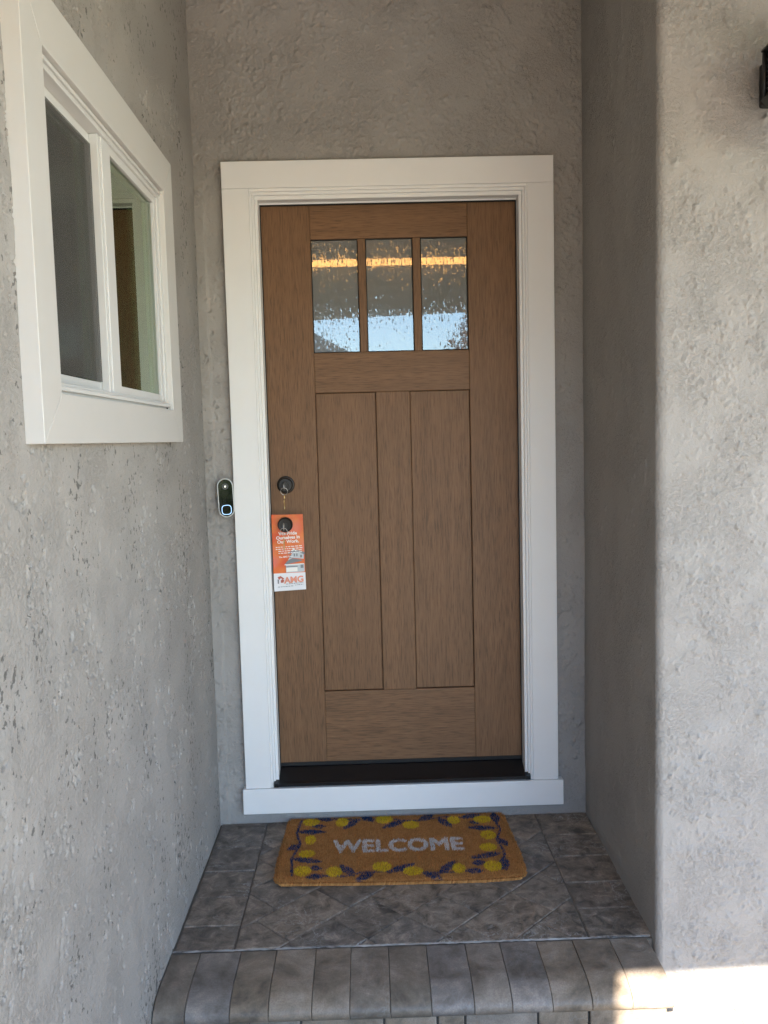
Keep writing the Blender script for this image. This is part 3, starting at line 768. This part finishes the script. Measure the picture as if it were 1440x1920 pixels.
sprint('printed_logo', [[(.12, .185), (.22, .20), (.33, .165), (.30, .155), (.22, .17), (.17, .15)], [(.22, .11), (.30, .11), (.33, .145), (.27, .16), (.22, .14)]], 'print_red', .0008)
sprint('printed_logo_figure', [r4(.12, .16, .10, .155)], 'print_grey', .0008)

# ------------------------------------------------------------------ doorbell camera
bell = thing('doorbell_camera', 'slim oval video doorbell with glowing ring beside the door casing', 'doorbell', (-.601, YB - .008, 1.152))
def stadium(w, h, n=16):
    r = w / 2; k = h / 2 - r
    return [(r * math.cos(math.pi * i / n), k + r * math.sin(math.pi * i / n)) for i in range(n + 1)] + [(-r * math.cos(math.pi * i / n), -k - r * math.sin(math.pi * i / n)) for i in range(n + 1)]
def solid(name, layers, mat, parent, smooth=True):
    """layers: list of (outline, depth) stacked along -y, in the bell's local frame"""
    bm = bmesh.new(); rings = [[bm.verts.new((p[0], -d, p[1])) for p in ol] for ol, d in layers]
    for a, b in zip(rings[:-1], rings[1:]):
        for i in range(len(a)): bm.faces.new((a[i], a[(i + 1) % len(a)], b[(i + 1) % len(a)], b[i]))
    bm.faces.new(rings[0][::-1]); bm.faces.new(rings[-1])
    bmesh.ops.recalc_face_normals(bm, faces=bm.faces)
    me = bpy.data.meshes.new(name); bm.to_mesh(me); bm.free(); me.materials.append(M[mat])
    if smooth: me.polygons.foreach_set('use_smooth', [True] * len(me.polygons)); me.set_sharp_from_angle(angle=R(40))
    o = bpy.data.objects.new(name, me); C.objects.link(o); o.parent = parent; return o
bell.rotation_euler = (0, R(-1.5), R(13))
solid('wedge_mount', [(stadium(.050, .126), -.012), (stadium(.050, .126), .008)], 'black_metal', bell)
solid('housing', [(stadium(.050, .128), .008), (stadium(.0555, .1365), .012), (stadium(.0565, .138), .022), (stadium(.0545, .136), .0262), (stadium(.0500, .1310), .0268)], 'bell_body', bell)
face = solid('face_glass', [(stadium(.0495, .1305), .0262), (stadium(.0490, .130), .0272), (stadium(.0460, .127), .0276)], 'lens_black', bell, False)
def disc(name, r0, r1, zc, d0, d1, mat, parent, sq=0.0, n=36):
    bm = bmesh.new()
    def ol(r):
        res = []
        for i in range(n):
            a = 2 * math.pi * i / n; c_, s_ = math.cos(a), math.sin(a); k = (abs(c_) ** (2 + sq) + abs(s_) ** (2 + sq)) ** (-1 / (2 + sq)); res.append((r * c_ * k, zc + r * s_ * k))
        return res
    def ring(r, d): return [bm.verts.new((p[0], -d, p[1])) for p in ol(r)]
    R_ = [ring(r1, d0), ring(r1, d1)] + ([ring(r0, d1), ring(r0, d0)] if r0 else [])
    for a, b in zip(R_, R_[1:] + ([R_[0]] if r0 else [])):
        if a is b: continue
        for i in range(n): bm.faces.new((a[i], a[(i + 1) % n], b[(i + 1) % n], b[i]))
    if not r0: bm.faces.new(R_[-1])
    bmesh.ops.recalc_face_normals(bm, faces=bm.faces)
    me = bpy.data.meshes.new(name); bm.to_mesh(me); bm.free(); me.materials.append(M[mat])
    o = bpy.data.objects.new(name, me); C.objects.link(o); o.parent = parent; return o
disc('camera_lens', .006, .0105, .040, .0270, .0288, 'black_metal', bell)
disc('lens_eye', 0, .0035, .040, .0270, .0282, 'steel', bell)
disc('light_ring', .0152, .0171, -.042, .0270, .0284, 'led_ring', bell, 1.2)

# ------------------------------------------------------------------ sliding window on the side wall
win = thing('sliding_window', 'white vinyl sliding window with wide mitred casing on the side wall', 'window', (XL, -.99, 1.35))
o_ = (-1.528, -.459, 1.350, 2.144); i_ = (-1.434, -.565, 1.440, 2.040)
XF = -.636
quads = {'bottom': [(o_[0], o_[2]), (o_[1], o_[2]), (i_[1], i_[2]), (i_[0], i_[2])], 'top': [(i_[0], i_[3]), (i_[1], i_[3]), (o_[1], o_[3]), (o_[0], o_[3])],
         'near': [(o_[0], o_[2]), (i_[0], i_[2]), (i_[0], i_[3]), (o_[0], o_[3])], 'far': [(i_[1], i_[2]), (o_[1], o_[2]), (o_[1], o_[3]), (i_[1], i_[3])]}
for k, q in quads.items():
    cy_ = sum(p[0] for p in q) / 4; cz_ = sum(p[1] for p in q) / 4
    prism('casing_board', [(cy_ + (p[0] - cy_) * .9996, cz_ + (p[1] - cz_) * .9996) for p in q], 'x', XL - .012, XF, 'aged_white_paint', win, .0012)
def wbox(name, y0, y1, z0, z1, x0, x1, mat='white_vinyl', parent=win, bev=.0015): return box(name, x0, x1, y0, y1, z0, z1, mat, parent, bev)
# outer vinyl frame
wbox('frame_sill', i_[0] - .04, i_[1] + .04, i_[2] - .04, 1.462, XL - .06, -.650); wbox('frame_head', i_[0] - .04, i_[1] + .04, 2.018, i_[3] + .04, XL - .06, -.650)
wbox('frame_jamb', i_[0] - .04, i_[0] + .018, 1.462, 2.018, XL - .06, -.6505); wbox('frame_jamb', i_[1] - .020, i_[1] + .04, 1.462, 2.018, XL - .06, -.6505)
wbox('frame_lip', i_[0] + .001, i_[1] - .001, 1.4465, 1.4545, -.6495, -.6425); wbox('frame_lip', i_[0] + .001, i_[1] - .001, 2.0275, 2.0345, -.6495, -.6435)
def sash(name, y0, y1, z0, z1, x0, x1, wl, wr, wb, wt, glassx):
    s = wbox(name, y0, y0 + wl, z0, z1, x0, x1); s.name = name
    wbox('sash_stile', y1 - wr, y1, z0, z1, x0, x1, parent=win); wbox('sash_rail', y0 + wl, y1 - wr, z0, z0 + wb, x0, x1 - .001); wbox('sash_rail', y0 + wl, y1 - wr, z1 - wt, z1, x0, x1 - .001)
    return box('pane', glassx - .004, glassx, y0 + wl - .003, y1 - wr + .003, z0 + wb - .003, z1 - wt + .003, 'window_glass', win)
sash('sash_stile', -1.405, -1.045, 1.4625, 2.0175, -.700, -.676, .022, .030, .022, .022, -.686)      # near sash, set back
sash('sash_stile', -1.056, -.5865, 1.4625, 2.0175, -.6755, -.655, .062, .022, .018, .020, -.664)     # far sash, forward
wbox('meeting_rail', -1.074, -1.0565, 1.4625, 2.0175, -.6755, -.6575)
# dark insect screen frame behind the near pane
for q in ((-1.385, -1.372, 1.484, 1.996), (-1.102, -1.076, 1.484, 1.996)): box('screen_frame', -.7165, -.7055, q[0], q[1], q[2], q[3], 'screen_mesh', win)
for q in ((1.484, 1.497), (1.983, 1.996)): box('screen_frame', -.7165, -.7055, -1.372, -1.102, q[0], q[1], 'screen_mesh', win)
box('insect_screen', -.6740, -.6732, -1.383, -1.0755, 1.4850, 1.9950, 'screen_cloth', win)
for yy in (-1.425, -.585): box('weep_hole', -.6496, -.6488, yy - .006, yy + .006, 1.4425, 1.4462, 'rubber', win)

cur = thing('curtain', 'sage green curtain hanging behind the far window pane', 'curtain', (-.765, -.7, 1.0))
bm = bmesh.new(); va, vb = [], []
for i in range(81):
    yy = -1.02 + .92 * i / 80; xx = -.765 + .012 * math.sin(i * .9) + .005 * math.sin(i * 2.3)
    va.append(bm.verts.new((xx, yy, 1.0))); vb.append(bm.verts.new((xx + .003, yy, 2.15)))
for i in range(80): bm.faces.new((va[i], va[i + 1], vb[i + 1], vb[i]))
from_bm('cloth', bm, 'sage_cloth', cur, True)
box('rod', -.772, -.757, -1.1, -.06, 2.15, 2.165, 'black_metal', cur)
# ------------------------------------------------------------------ welcome mat
MX0, MX1, MY0, MY1, MZ = -.423, .371, -.443, .018, ZF
mat_ = thing('doormat', 'tan coir welcome mat with lemon border on the pavers', 'doormat', (-.026, -.21, MZ))
def mat_edge(u, v):   # gentle waviness of the outline
    x = MX0 + (MX1 - MX0) * u; yv = MY0 + (MY1 - MY0) * v
    x += (.004 if u > .5 else -.004) * math.sin(v * 5) * abs(u - .5) * 2; yv += .004 * math.sin(u * 4.4 + 1) * (1 - v)
    return x, yv
def mat_z(u, v): return .003 * math.sin(u * 6.0 + 1.2) * (1 - v) ** 2 + .0035 * (abs(u - .5) * 2) ** 6 * (1 - v)
bm = bmesh.new(); NU, NV = 60, 36; top = {}; bot = {}
for i in range(NU + 1):
    for j in range(NV + 1):
        u, v = i / NU, j / NV; cu_ = max(0, .035 - min(u, 1 - u)) / .035; cv_ = max(0, .06 - min(v, 1 - v)) / .06; rr = cu_ * cu_ * cv_ * cv_
        us_, vs_ = u + (.5 - u) * .03 * rr, v + (.5 - v) * .05 * rr
        x, yv = mat_edge(us_, vs_); e = min(min(u, 1 - u) * .79, min(v, 1 - v) * .46)
        z = MZ + .002 + max(0, mat_z(u, v)); top[i, j] = bm.verts.new((x, yv, z + .010 * min(1, .35 + e / .012))); bot[i, j] = bm.verts.new((x, yv, z - .001))
for i in range(NU):
    for j in range(NV):
        bm.faces.new((top[i, j], top[i + 1, j], top[i + 1, j + 1], top[i, j + 1])); bm.faces.new((bot[i, j], bot[i, j + 1], bot[i + 1, j + 1], bot[i + 1, j]))
rim = [(i, 0) for i in range(NU)] + [(NU, j) for j in range(NV)] + [(i, NV) for i in range(NU, 0, -1)] + [(0, j) for j in range(NV, 0, -1)]
for a, b in zip(rim, rim[1:] + rim[:1]): bm.faces.new((bot[a], bot[b], top[b], top[a]))
from_bm('backing', bm, 'coir_tan', mat_)
LEM = [(-0.335, -0.021, 0.033, 0.032), (-0.223, -0.029, 0.025, 0.04), (-0.071, -0.016, 0.035, 0.036), (0.024, -0.066, 0.032, 0.035), (0.18, -0.04, 0.025, 0.035), (0.281, -0.042, 0.036, 0.032), (0.286, -0.162, 0.029, 0.037), (0.274, -0.249, 0.032, 0.031), (0.272, -0.375, 0.032, 0.038), (0.162, -0.381, 0.024, 0.035), (0.015, -0.389, 0.035, 0.03), (-0.084, -0.355, 0.033, 0.036), (-0.237, -0.38, 0.029, 0.036), (-0.339, -0.372, 0.031, 0.038), (-0.333, -0.256, 0.03, 0.03), (-0.328, -0.157, 0.021, 0.037)]
LEAF = [(-0.373, -0.094, -0.277, -0.101), (-0.306, 0.006, -0.256, -0.008), (-0.166, -0.009, -0.214, -0.08), (-0.151, 0.022, -0.111, -0.03), (-0.072, -0.08, 0.004, -0.027), (0.058, -0.034, 0.109, 0.015), (0.128, -0.023, 0.165, -0.092), (0.211, -0.021, 0.279, -0.001), (0.328, 0.004, 0.331, -0.07), (0.229, -0.101, 0.325, -0.113), (0.316, -0.19, 0.339, -0.242), (0.215, -0.316, 0.311, -0.291), (0.312, -0.329, 0.309, -0.404), (0.102, -0.407, 0.154, -0.334), (0.048, -0.399, 0.103, -0.442), (-0.062, -0.392, 0.02, -0.342), (-0.163, -0.431, -0.11, -0.389), (-0.216, -0.339, -0.173, -0.405), (-0.321, -0.412, -0.265, -0.403), (-0.373, -0.289, -0.283, -0.315), (-0.395, -0.227, -0.362, -0.186), (-0.319, -0.352, -0.28, -0.357), (-0.322, -0.054, -0.283, -0.057), (0.211, -0.351, 0.253, -0.349), (0.186, -0.396, 0.236, -0.404), (0.237, -0.058, 0.271, -0.065)]
VINE = [[(-0.371, -0.003), (-0.379, -0.104), (-0.36, -0.187), (-0.381, -0.289), (-0.37, -0.399)], [(0.323, -0.053), (0.336, -0.117), (0.312, -0.197), (0.323, -0.29), (0.3, -0.399)], [(-0.297, 0.005), (-0.187, -0.008), (-0.129, -0.02), (-0.071, -0.005), (0.001, -0.03), (0.073, -0.032), (0.147, -0.008), (0.218, -0.026)], [(-0.306, -0.403), (-0.205, -0.41), (-0.154, -0.388), (-0.11, -0.385), (-0.039, -0.383), (0.062, -0.4), (0.118, -0.406), (0.202, -0.397)]]
rs = np.random.RandomState(5); NF = 95000
fu, fv = rs.rand(NF), rs.rand(NF)
cu_ = np.clip(.035 - np.minimum(fu, 1 - fu), 0, 1) / .035; cv_ = np.clip(.06 - np.minimum(fv, 1 - fv), 0, 1) / .06
ok = cu_ ** 2 + cv_ ** 2 < 1.0; fu, fv = fu[ok], fv[ok]; NF = len(fu)
FX = MX0 + (MX1 - MX0) * fu + np.where(fu > .5, .004, -.004) * np.sin(fv * 5) * np.abs(fu - .5) * 2
FY = MY0 + (MY1 - MY0) * fv + .004 * np.sin(fu * 4.4 + 1) * (1 - fv)
FZ = MZ + .002 + np.maximum(0, .003 * np.sin(fu * 6 + 1.2) * (1 - fv) ** 2 + .0035 * (np.abs(fu - .5) * 2) ** 6 * (1 - fv))
jx_, jy_ = FX + rs.normal(0, .0006, NF), FY + rs.normal(0, .0008, NF)
fm = np.zeros(NF, np.int32)
def seg_d(px, py, a, b):
    dx, dy = b[0] - a[0], b[1] - a[1]; t = np.clip(((px - a[0]) * dx + (py - a[1]) * dy) / (dx * dx + dy * dy), 0, 1)
    return np.hypot(px - a[0] - t * dx, py - a[1] - t * dy), t
for pl_ in VINE:
    for a, b in zip(pl_[:-1], pl_[1:]): fm[seg_d(jx_, jy_, a, b)[0] < .0042] = 2
for a0, b0, a1, b1 in LEAF:
    d_, t_ = seg_d(jx_, jy_, (a0, b0), (a1, b1)); fm[(d_ < .0028 + .0145 * np.sin(np.pi * np.clip(t_ * .9 + .08, 0, 1)))] = 2
for x, yv, a, b in LEM:
    q = ((jx_ - x) / (a * .92)) ** 2 + ((jy_ - yv) / (b * .88)) ** 2; fm[q < 1] = 1
V, T = text_tris('WELCOME', 1.0, .0, 'LEFT', 1.02)
V = np.array(V); vx0, vx1, vy0, vy1 = V[:, 0].min(), V[:, 0].max(), V[:, 1].min(), V[:, 1].max()
TX = -.246 + (V[:, 0] - vx0) / (vx1 - vx0) * .437; TY = -.252 + (V[:, 1] - vy0) / (vy1 - vy0) * .084 - .006 * (V[:, 0] - vx0) / (vx1 - vx0)
for t in T:
    (ax, ay), (bx, by), (cx, cy) = ((TX[i], TY[i]) for i in t)
    for ox_, oy_ in [(0, 0)] + [(.0034 * math.cos(k * math.pi / 4), .0042 * math.sin(k * math.pi / 4)) for k in range(8)]:
      px_, py_ = jx_ + ox_, jy_ + oy_
      d1 = (bx - ax) * (py_ - ay) - (by - ay) * (px_ - ax); d2 = (cx - bx) * (py_ - by) - (cy - by) * (px_ - bx); d3 = (ax - cx) * (py_ - cy) - (ay - cy) * (px_ - cx)
      fm[((d1 >= 0) & (d2 >= 0) & (d3 >= 0)) | ((d1 <= 0) & (d2 <= 0) & (d3 <= 0))] = 3
ang = rs.rand(NF) * 2 * np.pi; wd = .0014 + .0007 * rs.rand(NF); hgt = .0135 + .0045 * rs.rand(NF); lx, ly = rs.normal(0, .0015, NF), rs.normal(0, .0015, NF)
edge = np.minimum(np.minimum(fu, 1 - fu) * .79, np.minimum(fv, 1 - fv) * .46); hgt *= np.clip(.62 + edge / .03, 0, 1)
outx = np.where(fu < .5, -1, 1) * (np.minimum(fu, 1 - fu) * .79 < .008) * .004; outy = np.where(fv < .5, -1, 1) * (np.minimum(fv, 1 - fv) * .46 < .008) * .004
outy = np.where(fv > .5, 0, outy)
P = np.stack([np.stack([FX - np.cos(ang) * wd, FY - np.sin(ang) * wd, FZ + .003], -1), np.stack([FX + np.cos(ang) * wd, FY + np.sin(ang) * wd, FZ + .003], -1),
              np.stack([FX + lx + outx, np.minimum(FY + ly + outy, YB - .003), FZ + hgt], -1)], 1).reshape(-1, 3)
me = bpy.data.meshes.new('coir_pile'); me.vertices.add(len(P)); me.vertices.foreach_set('co', P.ravel().astype(np.float32))
me.loops.add(NF * 3); me.loops.foreach_set('vertex_index', np.arange(NF * 3, dtype=np.int32)); me.polygons.add(NF); me.polygons.foreach_set('loop_start', np.arange(0, NF * 3, 3, dtype=np.int32))
me.update(calc_edges=True)
me.polygons.foreach_set('material_index', fm)
tag(link('coir_pile', me, ['coir_tan', 'coir_yellow', 'coir_blue', 'coir_white'], mat_), kind='stuff')
# whipped edge: a row of stitches along the front
bm = bmesh.new()
for i in range(150):
    u = .03 + .94 * i / 149; x, yv = mat_edge(u, 0); z = MZ + .002 + max(0, mat_z(u, 0))
    vs_ = add_box(bm, x - .0017, x + .0021, yv - .004, yv + .005, z, z + .0085)
    for v in vs_: v.co.x += (v.co.z - z) * .35
from_bm('edge_stitching', bm, 'coir_tan', mat_)

# ------------------------------------------------------------------ wall lantern
LX, LY = .962, -.945
lan = thing('wall_lantern', 'black octagonal wall lantern on the pale stucco by the edge', 'lantern', (LX, YF, 2.13))
box('back_plate', LX - .055, LX + .055, YF - .012, YF + .004, 2.14, 2.245, 'black_metal', lan, .006)
tube('bracket', [(LX, YF - .005, 2.17), (LX, YF - .05, 2.17)], .009, 'black_metal', lan, 10)
a8 = .5
cage = lathe('lower_cup', [(.022, 2.045), (.050, 2.052), (.103, 2.116), (.106, 2.122), (.100, 2.123)], (LX, LY, 0), (0, 0, 1), 'black_metal', lan, 8, False)
lathe('roof_cap', [(.100, 2.23), (.107, 2.232), (.105, 2.237), (.072, 2.256), (.030, 2.28), (.014, 2.292), (.0, 2.296)], (LX, LY, 0), (0, 0, 1), 'black_metal', lan, 8, False)
lathe('glass_shade', [(.095, 2.1235), (.095, 2.2295)], (LX, LY, 0), (0, 0, 1), 'lamp_glass', lan, 8, False)
ax_ = Vector((0, 0, 1)); u_ = ax_.orthogonal().normalized(); v_ = ax_.cross(u_)
for i in range(8):
    a = 2 * math.pi * (i + .5) / 8; p = Vector((LX, LY, 0)) + (u_ * math.cos(a) + v_ * math.sin(a)) * .0985
    tube('cage_bar', [p + Vector((0, 0, 2.1235)), p + Vector((0, 0, 2.2295))], .0055, 'black_metal', lan, 6)
    bm = bmesh.new()
    a2 = 2 * math.pi * (i + .62) / 8; p2 = Vector((LX, LY, 0)) + (u_ * math.cos(a2) + v_ * math.sin(a2)) * .0925
    for k in range(8):
        r = bmesh.ops.create_icosphere(bm, subdivisions=1, radius=.0028)
        for vv in r['verts']: vv.co += p2 + Vector((0, 0, 2.131 + .013 * k))
    from_bm('rivet_row', bm, 'steel' if False else 'black_metal', lan)

# ------------------------------------------------------------------ street side, seen only mirrored in the glass
hs = thing('neighbour_house', 'tan house with grey hip roof across the road behind the viewer', 'house', (-6, -29, ZG))
box('wall', -13, 1.1, -34, -25.6, ZG, 2.9, 'house_paint', hs)
bm = bmesh.new()
e = [bm.verts.new(p) for p in ((-13.6, -34.6, 2.85), (1.75, -34.6, 2.85), (1.75, -25, 2.85), (-13.6, -25, 2.85))]; r1 = bm.verts.new((-9.0, -29.8, 6.1)); r2 = bm.verts.new((-3.2, -29.8, 6.1))
for f in ((e[2], e[3], r1, r2), (e[0], e[1], r2, r1), (e[1], e[2], r2), (e[3], e[0], r1), (e[3], e[2], e[1], e[0])): bm.faces.new(f)
from_bm('roof', bm, 'roof_shingle', hs)
for x0 in (-9, -5, -1.8): 
    p = box('window', x0, x0 + 1.3, -25.6, -25.54, .9, 2.1, 'white_vinyl', hs); box('window_pane', x0 + .08, x0 + 1.22, -25.54, -25.52, .98, 2.02, 'lamp_glass', p)
def leaf_cloud(name, lobes, n, size, mat, parent, seed):
    rs = np.random.RandomState(seed); V = []; k = 0
    pr_ = np.array([l[3] ** 2 for l in lobes]); pr_ = pr_ / pr_.sum(); idx = rs.choice(len(lobes), n, p=pr_)
    d = rs.normal(size=(n, 3)); d /= np.linalg.norm(d, axis=1)[:, None]; rad = rs.rand(n) ** .35
    L = np.array(lobes)[idx]; ctr = L[:, :3] + d * (rad * L[:, 3])[:, None]
    t1 = rs.normal(size=(n, 3)); t1 /= np.linalg.norm(t1, axis=1)[:, None]; t2 = np.cross(t1, rs.normal(size=(n, 3))); t2 /= np.linalg.norm(t2, axis=1)[:, None]
    s = size * (.6 + .8 * rs.rand(n))[:, None]
    P = np.stack([ctr - t1 * s, ctr + t2 * s * .45, ctr + t1 * s, ctr - t2 * s * .45], 1).reshape(-1, 3)
    me = bpy.data.meshes.new(name); me.from_pydata(P.tolist(), [], np.arange(n * 4).reshape(-1, 4).tolist()); return link(name, me, mat, parent)
tr = thing('ornamental_tree', 'small red-leaved tree by the road mirrored in the right pane', 'tree', (2.75, -14.2, ZG))
tube('trunk', [(2.75, -14.2, ZG), (2.72, -14.2, .8), (2.78, -14.22, 1.7), (2.7, -14.2, 2.4)], [.09, .075, .06, .03], 'bark', tr, 8)
for a in range(4): tube('limb', [(2.76, -14.21, 1.3), (2.76 + .5 * math.cos(a * 1.6), -14.2 + .5 * math.sin(a * 1.6), 2.0), (2.76 + .9 * math.cos(a * 1.6), -14.2 + .9 * math.sin(a * 1.6), 2.6)], [.04, .03, .012], 'bark', tr, 6)
leaf_cloud('crown', [(2.0, -14.2, 3.0, .55), (2.3, -14.2, 3.5, .5), (2.8, -14.2, 3.8, .6), (1.65, -14.15, 2.75, .4), (2.75, -14.2, 2.7, .95), (2.15, -14.1, 2.35, .6), (3.3, -14.3, 2.5, .7), (2.7, -14.0, 3.05, .55), (3.1, -14.3, 3.2, .5), (1.9, -14.2, 2.75, .35)], 8200, .055, 'leaf_red', tr, 3)
for i, (x, yv, h, lab) in enumerate(((1.2, -8.6, .95, 'round green shrub nearest the walkway behind the viewer'), (2.5, -9.3, 1.25, 'tallest green shrub in the bed behind the viewer'), (3.8, -8.8, 1.0, 'green shrub at the post end of the bed'), (5.2, -9.6, 1.15, 'outermost green shrub beyond the porch post'))):
    sh = thing('shrub', lab, 'shrub', (x, yv, ZG), 'shrubs in the front bed')
    for k in range(3): tube('stem', [(x, yv, ZG), (x + .2 * math.cos(k * 2.1), yv + .2 * math.sin(k * 2.1), ZG + h * .6)], [.025, .01], 'bark', sh, 6)
    leaf_cloud('foliage', [(x, yv, ZG + h * .5, h * .5), (x + .35, yv, ZG + h * .42, h * .42), (x - .35, yv + .1, ZG + h * .42, h * .40), (x + .1, yv - .2, ZG + h * .7, h * .32)], 3000, .045, 'leaf_green', sh, 20 + i)
